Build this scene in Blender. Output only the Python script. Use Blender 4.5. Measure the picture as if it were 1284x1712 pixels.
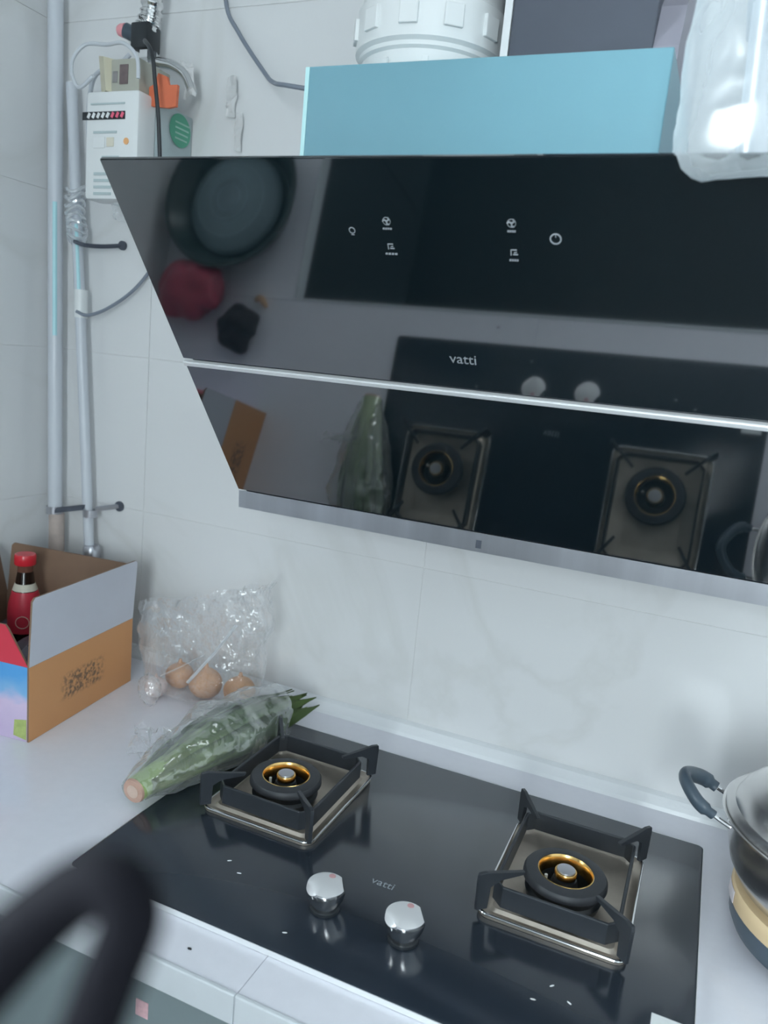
import bpy, bmesh, math, random
from mathutils import Vector, Matrix, noise
for o in list(bpy.data.objects): bpy.data.objects.remove(o)
S = bpy.context.scene; C = S.collection; PI = math.pi; rnd = random.Random(7)
# ---------------- camera ----------------
cam = bpy.data.cameras.new('camera'); co = bpy.data.objects.new('camera', cam); C.objects.link(co)
Rr = (0.913545, 0.395301, 0.09577); Ff = (-0.371822, 0.90709, -0.19732); Uu = (-0.164873, 0.144651, 0.97565)
CAM = Vector((0.667795, -1.30008, 0.676894))
m = Matrix(((Rr[0], Uu[0], -Ff[0], CAM.x), (Rr[1], Uu[1], -Ff[1], CAM.y), (Rr[2], Uu[2], -Ff[2], CAM.z), (0, 0, 0, 1)))
co.matrix_world = m
cam.sensor_fit = 'HORIZONTAL'; cam.sensor_width = 36; cam.lens = 36*1315.42/1284
cam.shift_x = 2.9/1284; cam.shift_y = 10.33/1284; cam.clip_start = .01
cam.dof.use_dof = True; cam.dof.focus_distance = 1.12; cam.dof.aperture_fstop = 36.88/5.6
S.camera = co
# ---------------- world, light, exposure ----------------
w = bpy.data.worlds.new('world'); S.world = w; w.use_nodes = True
bg = w.node_tree.nodes['Background']; bg.inputs[0].default_value = (.95, .97, 1, 1); bg.inputs[1].default_value = 19.0
S.view_settings.view_transform = 'Standard'; S.view_settings.look = 'None'; S.view_settings.gamma = 1
S.view_settings.exposure = 0.55; S.view_settings.use_curve_mapping = False
S.cycles.use_denoising = True; S.cycles.max_bounces = 10; S.cycles.transparent_max_bounces = 24
S.cycles.diffuse_bounces = 5; S.cycles.sample_clamp_indirect = 6; S.cycles.caustics_refractive = False
def portal(name, loc, rot, sx, sy):
    l = bpy.data.lights.new(name, 'AREA'); l.shape = 'RECTANGLE'; l.size = sx; l.size_y = sy; l.cycles.is_portal = True
    o = bpy.data.objects.new(name, l); C.objects.link(o); o.location = loc; o.rotation_euler = rot
portal('window_portal', (-.70, -1.76, .948), (0, -PI/2, 0), 1.26, 1.26)
portal('fill_window_portal', (1.0, -3.03, .80), (PI/2, 0, 0), .6, 1.3)  # samples daylight through the added fill window behind the camera

# ---------------- materials ----------------
def mat(name, col, rough=.5, metal=0, var=0, scale=20, bump=0, bscale=None, ior=1.5, coat=0, stretch=None, trans=0, **kw):
    M = bpy.data.materials.new(name); M.use_nodes = True; nt = M.node_tree; b = nt.nodes['Principled BSDF']
    b.inputs['Base Color'].default_value = (*col, 1); b.inputs['Roughness'].default_value = rough
    b.inputs['Metallic'].default_value = metal; b.inputs['IOR'].default_value = ior; b.inputs['Coat Weight'].default_value = coat
    tc = nt.nodes.new('ShaderNodeTexCoord'); mp = nt.nodes.new('ShaderNodeMapping'); nt.links.new(tc.outputs['Object'], mp.inputs[0])
    if stretch: mp.inputs['Scale'].default_value = stretch
    if var:
        n = nt.nodes.new('ShaderNodeTexNoise'); n.inputs['Scale'].default_value = scale; n.inputs['Detail'].default_value = 5
        nt.links.new(mp.outputs[0], n.inputs[0])
        r = nt.nodes.new('ShaderNodeMix'); r.data_type = 'RGBA'
        r.inputs[6].default_value = (*[max(0, c*(1-var)) for c in col], 1); r.inputs[7].default_value = (*[min(1, c*(1+var)) for c in col], 1)
        nt.links.new(n.outputs[0], r.inputs[0]); nt.links.new(r.outputs[2], b.inputs['Base Color'])
    if bump:
        n = nt.nodes.new('ShaderNodeTexNoise'); n.inputs['Scale'].default_value = bscale or scale; n.inputs['Detail'].default_value = 4
        nt.links.new(mp.outputs[0], n.inputs[0]); bp = nt.nodes.new('ShaderNodeBump'); bp.inputs['Strength'].default_value = bump
        bp.inputs['Distance'].default_value = .004; nt.links.new(n.outputs[0], bp.inputs['Height']); nt.links.new(bp.outputs[0], b.inputs['Normal'])
    return M
def film(name, col=(.9, .93, .96), base=.10, edge=.5, rough=.12, bump=.6, bscale=30, dif=.4):
    M = bpy.data.materials.new(name); M.use_nodes = True; nt = M.node_tree; nt.nodes.clear(); N = nt.nodes.new; L = nt.links.new
    out = N('ShaderNodeOutputMaterial'); tr = N('ShaderNodeBsdfTransparent'); gl = N('ShaderNodeBsdfGlossy'); df = N('ShaderNodeBsdfDiffuse'); tl = N('ShaderNodeBsdfTranslucent')
    gl.inputs['Roughness'].default_value = rough; gl.inputs[0].default_value = (1, 1, 1, 1)
    df.inputs[0].default_value = (*col, 1); tl.inputs[0].default_value = (*col, 1)
    lw = N('ShaderNodeLayerWeight'); lw.inputs['Blend'].default_value = .35
    mr = N('ShaderNodeMapRange'); mr.inputs['To Min'].default_value = base; mr.inputs['To Max'].default_value = edge
    L(lw.outputs['Facing'], mr.inputs['Value'])
    m1 = N('ShaderNodeMixShader'); m1.inputs[0].default_value = .5; L(df.outputs[0], m1.inputs[1]); L(tl.outputs[0], m1.inputs[2])
    m2 = N('ShaderNodeMixShader'); m2.inputs[0].default_value = 1-dif; L(m1.outputs[0], m2.inputs[1]); L(gl.outputs[0], m2.inputs[2])
    m3 = N('ShaderNodeMixShader'); L(mr.outputs[0], m3.inputs[0]); L(tr.outputs[0], m3.inputs[1]); L(m2.outputs[0], m3.inputs[2])
    if bump:
        tc = N('ShaderNodeTexCoord'); n = N('ShaderNodeTexNoise'); n.inputs['Scale'].default_value = bscale; L(tc.outputs['Object'], n.inputs[0])
        bp = N('ShaderNodeBump'); bp.inputs['Strength'].default_value = bump; bp.inputs['Distance'].default_value = .01
        L(n.outputs[0], bp.inputs['Height']); L(bp.outputs[0], gl.inputs['Normal']); L(bp.outputs[0], lw.inputs['Normal'])
    L(m3.outputs[0], out.inputs[0]); return M
def marble(name, base, vein, rough, scale=1.5, amt=.5):
    M = mat(name, base, rough); nt = M.node_tree; b = nt.nodes['Principled BSDF']; N = nt.nodes.new; L = nt.links.new
    tc = N('ShaderNodeTexCoord'); n1 = N('ShaderNodeTexNoise'); n1.inputs['Scale'].default_value = scale; n1.inputs['Detail'].default_value = 6; n1.inputs['Distortion'].default_value = 1.2
    geo = N('ShaderNodeNewGeometry')
    L(geo.outputs['Position'], n1.inputs[0])
    r = N('ShaderNodeValToRGB'); e = r.color_ramp.elements; e[0].position = .47; e[0].color = (0, 0, 0, 1); e[1].position = .53; e[1].color = (0, 0, 0, 1)
    k = e.new(.5); k.color = (amt, amt, amt, 1); L(n1.outputs[0], r.inputs[0])
    mx = N('ShaderNodeMix'); mx.data_type = 'RGBA'; mx.inputs[6].default_value = (*base, 1); mx.inputs[7].default_value = (*vein, 1)
    L(r.outputs[0], mx.inputs[0]); L(mx.outputs[2], b.inputs['Base Color']); return M
def glassmat(name, tint=(.92, .97, .98)):
    M = bpy.data.materials.new(name); M.use_nodes = True; nt = M.node_tree; nt.nodes.clear(); N = nt.nodes.new; L = nt.links.new
    out = N('ShaderNodeOutputMaterial'); tr = N('ShaderNodeBsdfTransparent'); tr.inputs[0].default_value = (*tint, 1); gl = N('ShaderNodeBsdfGlossy'); gl.inputs['Roughness'].default_value = .02
    fr = N('ShaderNodeFresnel'); m3 = N('ShaderNodeMixShader'); L(fr.outputs[0], m3.inputs[0]); L(tr.outputs[0], m3.inputs[1]); L(gl.outputs[0], m3.inputs[2]); L(m3.outputs[0], out.inputs[0]); return M
TILE = marble('glazed_tile', (.76, .765, .77), (.64, .64, .62), .14, 1.3, .35)
GROUT = mat('grout', (.80, .80, .80), .8)
PAINT = mat('wall_paint', (.72, .74, .75), .7, var=.04, scale=4)
FLOORM = mat('floor_tile', (.012, .013, .015), .45, var=.2, scale=6)
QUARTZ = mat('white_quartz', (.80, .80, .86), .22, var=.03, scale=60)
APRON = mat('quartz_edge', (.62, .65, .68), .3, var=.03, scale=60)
SEAL = mat('white_sealant', (.80, .82, .84), .3, bump=.3, bscale=40)
CAB = mat('grey_green_laminate', (.24, .29, .30), .35, var=.05, scale=30)
CABD = mat('shaded_laminate', (.030, .038, .042), .5)  # cabinet laminate darkened in its colour to stand for unlit doors
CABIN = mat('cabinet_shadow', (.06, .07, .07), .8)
BGLASS = mat('black_glass', (.005, .010, .013), .045, ior=2.7)
HOBGLASS = mat('hob_black_glass', (.020, .028, .040), .15, ior=1.62, bump=.04, bscale=8)
STEEL = mat('brushed_steel', (.52, .53, .57), .32, .9, var=.35, scale=16, stretch=(1, .02, .02))
KNOBM = mat('satin_knob', (.82, .82, .83), .36, .35)
REDMARK = mat('red_mark', (.62, .35, .36), .5)
CHROME = mat('chrome', (.80, .80, .80), .12, 1)
ALU = mat('satin_aluminium', (.85, .86, .87), .38, .45)
DSTEEL = mat('dark_painted_steel', (.075, .085, .11), .45, var=.08, scale=12)
MAUVE = mat('lit_side_tone', (.30, .29, .34), .45)  # lighter tone of the duct side, out of the curved shadow
BLUE = mat('blue_protective_film', (.175, .365, .435), .32, var=.14, scale=3, bump=.25, bscale=12)
BLUEEDGE = mat('pale_film_edge', (.55, .85, .86), .3)
WPLA = mat('white_plastic', (.78, .80, .80), .35, var=.04, scale=15)
IVORY = mat('ivory_plastic', (.62, .58, .44), .5, var=.06, scale=15)
TEALP = mat('meter_grey_paint', (.46, .54, .55), .45)
IRON = mat('cast_iron_enamel', (.028, .033, .040), .38, var=.2, scale=60)
IRON2 = mat('burner_cap_enamel', (.035, .038, .044), .5, var=.2, scale=80)
BRASS = mat('brass', (.78, .52, .20), .25, 1, var=.2, scale=80)
PAN = mat('stained_steel_pan', (.56, .50, .43), .5, 1, var=.30, scale=25)
BLACKP = mat('black_plastic', (.02, .025, .03), .35)
GREYP = mat('slate_plastic', (.06, .085, .11), .35)
CORD = mat('black_cord', (.006, .006, .009), .85, ior=1.2)
KRAFT = mat('kraft_board', (.24, .15, .10), .8, var=.08, scale=40)
GREYB = mat('grey_white_board', (.55, .56, .62), .7, var=.06, scale=12)
RED = mat('red_print', (.62, .04, .07), .4)
REDCAP = mat('red_cap', (.62, .025, .04), .25)
SAUCE = mat('dark_sauce_glass', (.015, .008, .006), .06)
GLASSB = mat('amber_neck_glass', (.16, .07, .05), .06)
CREAM = mat('cream_label', (.70, .66, .55), .5)
ONION = mat('onion_skin', (.60, .34, .20), .4, var=.25, scale=40, stretch=(1, 1, .2))
GARLIC = mat('garlic_skin', (.75, .62, .60), .5, var=.1, scale=40)
LEAF = mat('leaf_green', (.14, .24, .09), .45, var=.55, scale=25, stretch=(1, .15, 1))
LEAFP = mat('pale_leaf_green', (.42, .55, .22), .4, var=.3, scale=25, stretch=(1, .15, 1))
BUTT = mat('cut_stem', (.52, .33, .26), .6, var=.25, scale=80)
BUTTW = mat('cut_stem_core', (.62, .46, .38), .6, var=.2, scale=80)
ORANGE = mat('orange_tape', (.70, .17, .08), .5, var=.15, scale=30)
GREEN = mat('green_sticker', (.10, .40, .26), .5)
PINKP = mat('pink_plastic', (.85, .35, .38), .3)
FOIL = mat('crumpled_foil', (.9, .9, .9), .18, 1, bump=.8, bscale=60)
CABLE = mat('grey_cable', (.22, .25, .30), .45)
PIPE = mat('white_pipe', (.62, .65, .70), .3, var=.06, scale=10)
TEALS = mat('turquoise_film', (.45, .75, .80), .25)
TAN = mat('tan_band', (.66, .50, .30), .5)
POTM = mat('pot_steel', (.76, .75, .74), .26, 1, var=.06, scale=6)
FILM = film('clear_film', base=.10, edge=.62, rough=.07, dif=.45, bump=1, bscale=45)
FILM2 = film('clear_wrap', base=.26, edge=.75, rough=.08, dif=.5, bscale=26, bump=1)
MILK = film('milky_bag', col=(.80, .87, .90), base=.24, edge=.72, rough=.24, bump=.6, bscale=14, dif=.75)
TUB = film('clear_tub', col=(.80, .86, .93), base=.45, edge=.85, rough=.32, bump=0, dif=.65)
GLASS = glassmat('window_glass')
ICON = mat('printed_grey', (.26, .28, .30), .4)
def leafgrad():
    M = mat('leaf_gradient', (.2, .3, .1), .38); nt = M.node_tree; N = nt.nodes.new; L = nt.links.new; b = nt.nodes['Principled BSDF']
    tc = N('ShaderNodeTexCoord'); sep = N('ShaderNodeSeparateXYZ'); L(tc.outputs['Generated'], sep.inputs[0])
    mp = N('ShaderNodeMapping'); mp.inputs['Scale'].default_value = (60, 4, 60); L(tc.outputs['Object'], mp.inputs[0]); n = N('ShaderNodeTexNoise'); n.inputs['Scale'].default_value = 1.5; L(mp.outputs[0], n.inputs[0])
    ma = N('ShaderNodeMath'); ma.operation = 'MULTIPLY_ADD'; ma.inputs[1].default_value = .35; L(n.outputs[0], ma.inputs[0]); L(sep.outputs['Y'], ma.inputs[2])
    r_ = N('ShaderNodeValToRGB'); e = r_.color_ramp.elements; e[0].position = .10; e[0].color = (.62, .68, .36, 1); e[1].position = 1.0; e[1].color = (.15, .24, .07, 1)
    k = e.new(.42); k.color = (.44, .58, .24, 1); k = e.new(.65); k.color = (.26, .40, .18, 1)
    L(ma.outputs[0], r_.inputs[0]); L(r_.outputs[0], b.inputs['Base Color']); return M
STAMP = None

# ---------------- helpers ----------------
def link(o, parent=None):
    C.objects.link(o)
    if parent: o.parent = parent
    return o
def wloc(p):
    v = Vector((0, 0, 0))
    while p: v = v + p.location; p = p.parent
    return v
def obj(name, bm, M, parent=None, smooth=False, origin=None):
    """one mesh object; geometry is authored in world space and moved into its parent's frame"""
    bmesh.ops.recalc_face_normals(bm, faces=bm.faces)
    me = bpy.data.meshes.new(name); off = wloc(parent) if parent else Vector((0, 0, 0))
    if not parent and origin is None and len(bm.verts):
        xs = [v.co.x for v in bm.verts]; ys = [v.co.y for v in bm.verts]; zs = [v.co.z for v in bm.verts]
        origin = Vector(((min(xs)+max(xs))/2, (min(ys)+max(ys))/2, min(zs)))
    if origin is not None:
        loc = Vector(origin)-off
    else:
        xs = [v.co.x for v in bm.verts]; ys = [v.co.y for v in bm.verts]; zs = [v.co.z for v in bm.verts]
        loc = Vector(((min(xs)+max(xs))/2, (min(ys)+max(ys))/2, min(zs)))-off
    for v in bm.verts: v.co -= off+loc
    bm.to_mesh(me); bm.free()
    for k in (M if isinstance(M, (list, tuple)) else [M]): me.materials.append(k)
    if smooth:
        for p in me.polygons: p.use_smooth = True
        if smooth != 'all': me.set_sharp_from_angle(angle=math.radians(40))
    o = bpy.data.objects.new(name, me); o.location = loc; link(o, parent); return o
def tag(o, label=None, cat=None, group=None, kind=None):
    if label: o['label'] = label
    if cat: o['category'] = cat
    if group: o['group'] = group
    if kind: o['kind'] = kind
    return o
def thing(name, label, cat, loc, group=None):
    o = bpy.data.objects.new(name, None); o.location = loc; o.empty_display_size = .05; link(o); return tag(o, label, cat, group)
def BM(): return bmesh.new()
def box(bm, x0, x1, y0, y1, z0, z1, bev=0, seg=2):
    r = bmesh.ops.create_cube(bm, size=1); vs = r['verts']
    for v in vs: v.co = Vector(((x0+x1)/2+v.co.x*(x1-x0), (y0+y1)/2+v.co.y*(y1-y0), (z0+z1)/2+v.co.z*(z1-z0)))
    if bev:
        es = list({e for v in vs for e in v.link_edges}); bmesh.ops.bevel(bm, geom=es, offset=bev, segments=seg, affect='EDGES', profile=.5)
    return bm
def bx(*a, **k): return box(BM(), *a, **k)
def poly(bm, pts, d):
    """prism: polygon pts extruded by vector d"""
    a = [bm.verts.new(p) for p in pts]; b = [bm.verts.new(Vector(p)+Vector(d)) for p in pts]; n = len(pts)
    bm.faces.new(a); bm.faces.new(b[::-1])
    for i in range(n): bm.faces.new((a[i], b[i], b[(i+1) % n], a[(i+1) % n]))
    return bm
def spline(pts, n=8):
    P = [Vector(p) for p in pts]; out = []
    for i in range(len(P)-1):
        a = P[max(i-1, 0)]; b = P[i]; c = P[i+1]; d = P[min(i+2, len(P)-1)]
        for k in range(n):
            t = k/n; out.append(.5*((2*b)+(c-a)*t+(2*a-5*b+4*c-d)*t*t+(3*b-a-3*c+d)*t**3))
    out.append(P[-1]); return out
def tube(bm, pts, r, seg=12, flat=1, cap=True):
    pts = [Vector(p) for p in pts]; rings = []; up = None
    for i, p in enumerate(pts):
        t = (pts[min(i+1, len(pts)-1)]-pts[max(i-1, 0)]).normalized()
        if up is None: up = t.orthogonal().normalized()
        up = (up-t*up.dot(t)).normalized(); s = t.cross(up); rr = r[i] if isinstance(r, (list, tuple)) else r
        rings.append([bm.verts.new(p+(up*math.cos(2*PI*k/seg)+s*math.sin(2*PI*k/seg)*flat)*rr) for k in range(seg)])
    for a, b in zip(rings, rings[1:]):
        for k in range(seg): bm.faces.new((a[k], a[(k+1) % seg], b[(k+1) % seg], b[k]))
    if cap: bm.faces.new(rings[0][::-1]); bm.faces.new(rings[-1])
    return bm
def lathe(bm, prof, c, seg=40, axis='z', sy=1, close=False):
    """prof: (r, h) list"""
    rings = []
    for r, h in prof:
        ring = []
        for k in range(seg):
            a = 2*PI*k/seg; p = (r*math.cos(a), r*math.sin(a)*sy, h)
            if axis == 'y': p = (p[0], h, p[1])
            if axis == 'x': p = (h, p[0], p[1])
            ring.append(bm.verts.new(Vector(c)+Vector(p)))
        rings.append(ring)
    pr = list(zip(rings, rings[1:]))
    if close: pr.append((rings[-1], rings[0]))
    for a, b in pr:
        for k in range(seg): bm.faces.new((a[k], a[(k+1) % seg], b[(k+1) % seg], b[k]))
    if not close:
        if prof[0][0] > 1e-5: bm.faces.new(rings[0][::-1])
        if prof[-1][0] > 1e-5: bm.faces.new(rings[-1])
    bmesh.ops.remove_doubles(bm, verts=bm.verts, dist=1e-6)
    return bm
def rrect(x0, x1, y0, y1, r, n=5):
    out = []
    for cx, cy, a0 in ((x1-r, y1-r, 0), (x0+r, y1-r, PI/2), (x0+r, y0+r, PI), (x1-r, y0+r, 3*PI/2)):
        for k in range(n+1):
            a = a0+PI/2*k/n; out.append((cx+r*math.cos(a), cy+r*math.sin(a)))
    return out
def loft(bm, loops, close=False, caps=(False, False)):
    R_ = [[bm.verts.new(p) for p in l] for l in loops]; n = len(loops[0])
    for a, b in list(zip(R_, R_[1:]))+([(R_[-1], R_[0])] if close else []):
        for k in range(n): bm.faces.new((a[k], a[(k+1) % n], b[(k+1) % n], b[k]))
    if caps[0]: bm.faces.new(R_[0][::-1])
    if caps[1]: bm.faces.new(R_[-1])
    return bm
def text_bm(s, size, o, ux, uy, ext=.0004, bold=False):
    c = bpy.data.curves.new('t', 'FONT'); c.body = s; c.size = size; c.extrude = ext; c.align_x = 'CENTER'; c.align_y = 'CENTER'; c.offset = size*.03 if bold else 0
    t = bpy.data.objects.new('t', c); C.objects.link(t); dg = bpy.context.evaluated_depsgraph_get(); dg.update()
    me = bpy.data.meshes.new_from_object(t.evaluated_get(dg)); bpy.data.objects.remove(t)
    ux = Vector(ux).normalized(); uz = ux.cross(Vector(uy)).normalized(); uy = uz.cross(ux)
    b = BM(); b.from_mesh(me)
    for v in b.verts: v.co = Vector(o)+ux*v.co.x+uy*v.co.y+uz*v.co.z
    return b
def dup(root, d, label=None):
    def cp(o, par):
        c = o.copy(); C.objects.link(c); c.parent = par
        for ch in [k for k in C.objects if k.parent == o and k is not c]: cp(ch, c)
        return c
    r = cp(root, root.parent); r.location = r.location+Vector(d)
    if label: r['label'] = label
    return r
# ---------------- setting ----------------
XL, XR, YR, ZC, ZF = -.66, 2.4, -3.0, 1.85, -.82
tag(obj('floor', bx(XL-.1, XR+.1, YR-.1, .1, ZF-.1, ZF), FLOORM), kind='structure')
tag(obj('ceiling', bx(XL-.1, XR+.1, YR-.1, .1, ZC, ZC+.1), PAINT), kind='structure')
tag(obj('wall_right', bx(XR, XR+.1, YR, 0, ZF, ZC), PAINT), kind='structure')
wb = tag(obj('wall_back', bx(XL-.1, XR+.1, .0016, .12, ZF, ZC), GROUT), kind='structure')
TZ = [.003+.315*k for k in range(0, 6)]+[ZC]
TZ = [-.04]+TZ
TX = [XL, -.405, .225, .855, 1.485, 2.115, XR]
g = .0006
tile_cache = {}
def tile(parent, x0, x1, y0, y1, z0, z1):
    key = (round(x1-x0, 4), round(y1-y0, 4), round(z1-z0, 4))
    c = Vector(((x0+x1)/2, (y0+y1)/2, z0))
    if key not in tile_cache:
        b = bx(x0, x1, y0, y1, z0, z1, bev=.0004, seg=1); o = obj('tile', b, TILE, parent); tile_cache[key] = o.data
    else:
        o = bpy.data.objects.new('tile', tile_cache[key]); link(o, parent); o.location = c-wloc(parent)
for i in range(len(TX)-1):
    for j in range(len(TZ)-1):
        tile(wb, TX[i]+g, TX[i+1]-g, 0, .0015, TZ[j]+g, TZ[j+1]-g)
# left wall with a window opening
WY0, WY1, WZ0, WZ1 = -2.39, -1.13, .318, 1.578
b = BM()
for a in ((YR, WY0, ZF, ZC), (WY1, .0015, ZF, ZC), (WY0, WY1, ZF, WZ0), (WY0, WY1, WZ1, ZC)): box(b, XL-.12, XL-.0016, *a)
wl = tag(obj('wall_left', b, GROUT), kind='structure')
TY = [YR, WY0, -1.76, WY1, -.5, 0]
for i in range(len(TY)-1):
    for j in range(len(TZ)-1):
        if TY[i] >= WY0-.01 and TY[i+1] <= WY1+.01 and TZ[j] > .31 and TZ[j+1] < 1.6: continue
        tile(wl, XL-.0015, XL, TY[i]+g, TY[i+1]-g, TZ[j]+g, TZ[j+1]-g)
def window(name, axis, p, a0, a1, z0, z1, wide):
    b = BM(); t = .04
    def bb(u0, u1, v0, v1, d=.03):
        if axis == 'x': box(b, p-d, p+d, u0, u1, v0, v1, bev=.003)
        else: box(b, u0, u1, p-d, p+d, v0, v1, bev=.003)
    mid = (a0+a1)/2
    bb(a0, a0+t, z0, z1); bb(a1-t, a1, z0, z1); bb(mid-.03, mid+.03, z0+t, z1-t); bb(a0+t, a1-t, z0, z0+t); bb(a0+t, a1-t, z1-t, z1)
    wo = tag(obj(name, b, WPLA), kind='structure')
    for u0, u1 in ((a0+t, mid-.03), (mid+.03, a1-t)):
        if axis == 'x': obj('pane', bx(p-.003, p+.003, u0, u1, z0+t, z1-t), GLASS, wo)
        else: obj('pane', bx(u0, u1, p-.003, p+.003, z0+t, z1-t), GLASS, wo)
window('window_1', 'x', XL-.07, WY0, WY1, WZ0, WZ1, .03)
b = BM()
for a in ((XL-.1, .7, ZF, ZC), (1.3, XR+.1, ZF, ZC), (.7, 1.3, ZF, .15), (.7, 1.3, 1.45, ZC)): box(b, a[0], a[1], YR-.12, YR, a[2], a[3])
tag(obj('wall_rear', b, PAINT), kind='structure')
window('added_fill_window', 'y', YR-.06, .7, 1.3, .15, 1.45, .03)  # unseen window added in the rear wall for dim fill light

# ---------------- countertop ----------------
ct = thing('countertop', 'white L-shaped quartz countertop running under the black hob', 'countertop', (.3, -.33, -.035))
YF = -.6756; ICX = -.2762; SX = .297
def slab(x0, x1, y0, y1): return obj('slab', bx(x0, x1, y0, y1, -.034, 0, bev=.0006), QUARTZ, ct)
q = BM(); y0 = YF+.004
poly(q, [(XL+.0005, y0, -.034), (SX-.0003, y0, -.034), (SX-.0003, -.602, -.034), (1.9, -.602, -.034), (1.9, -.0005, -.034), (XL+.0005, -.0005, -.034)], (0, 0, .034)); obj('slab', q, QUARTZ, ct)
slab(SX+.0003, 1.9, y0, -.6023); slab(XL+.0005, ICX-.004, -2.2, YF+.003)
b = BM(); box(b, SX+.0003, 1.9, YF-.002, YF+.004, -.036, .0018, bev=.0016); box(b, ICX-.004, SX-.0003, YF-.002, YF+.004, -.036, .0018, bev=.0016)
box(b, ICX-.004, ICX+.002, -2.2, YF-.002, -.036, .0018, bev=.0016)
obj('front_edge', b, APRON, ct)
b = BM(); loft(b, [[(x, -.0004, .0), (x, -.024, .0), (x, -.021, .006), (x, -.010, .018), (x, -.0004, .022)] for x in (XL+.001, 0, .3, .6, 1.9)], caps=(True, True))
obj('sealant_bead', b, SEAL, ct)

# ---------------- base cabinets ----------------
def cabinet(x0, x1, lab):
    c = thing('base_cabinet', lab, 'cabinet', ((x0+x1)/2, -.33, ZF))
    b = BM(); box(b, x0+.001, x1-.001, -.62, -.02, ZF+.10, -.04); box(b, x0+.001, x1-.001, -.57, -.05, ZF, ZF+.10); obj('body', b, CABIN, c)
    d = obj('door', bx(x0+.003, x1-.003, -.642, -.622, ZF+.11, -.045, bev=.0015), CAB, c)
    return c, d
c1, d1 = cabinet(-.27, .33, 'grey-green base cabinet with a small pink sticker, below the front counter edge')
st = obj('sticker', bx(.150-.009, .150+.009, -.6428, -.6420, -.123, -.101), mat('pink_paper', (.72, .45, .48), .6, var=.3, scale=200), c1); st['label'] = 'small pink printed sticker'
cabinet(.33, .93, 'grey-green base cabinet below the right half of the hob')
cabinet(.93, 1.53, 'grey-green base cabinet below the steel pot')
c = thing('base_cabinet', 'base cabinet under the side counter run, doors coloured dark as if unlit, mirrored in the hood glass', 'cabinet', (-.45, -1.4, ZF))
b = BM(); box(b, XL+.01, ICX-.05, -2.18, -.70, ZF+.1, -.04); box(b, XL+.01, ICX-.10, -2.18, -.70, ZF, ZF+.1); obj('body', b, CABIN, c)
for y in (-2.18, -1.69, -1.20): obj('door', bx(ICX-.048, ICX-.03, y, y+.485, ZF+.11, -.045, bev=.0015), CABD, c)

# ---------------- gas hob ----------------
HZ = .008; HY0, HY1 = -.6088, -.1075
hob = thing('gas_hob', 'black glass two-burner gas hob set on the white countertop', 'hob', (.375, -.36, .0005))
b = BM(); lo = [[(x, y, z) for x, y in rrect(0+i, .75-i, HY0+i, HY1-i, .008)] for i, z in ((.001, .0005), (0, .002), (0, .0072), (.0008, HZ))]
loft(b, lo, caps=(True, True)); obj('glass_panel', b, HOBGLASS, hob, smooth=True)
b = BM()
r0 = rrect(-.0012, .7512, HY0-.0012, HY1+.0012, .009); r1 = rrect(.0001-.0005, .7504, HY0-.0004, HY1+.0004, .0084)
loft(b, [[(x, y, .0006) for x, y in r0], [(x, y, .0078) for x, y in r0], [(x, y, .0078) for x, y in r1], [(x, y, .0006) for x, y in r1]], close=True)
e = obj('edge_trim', b, ALU, hob); e['label'] = 'thin silver edge trim'
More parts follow.
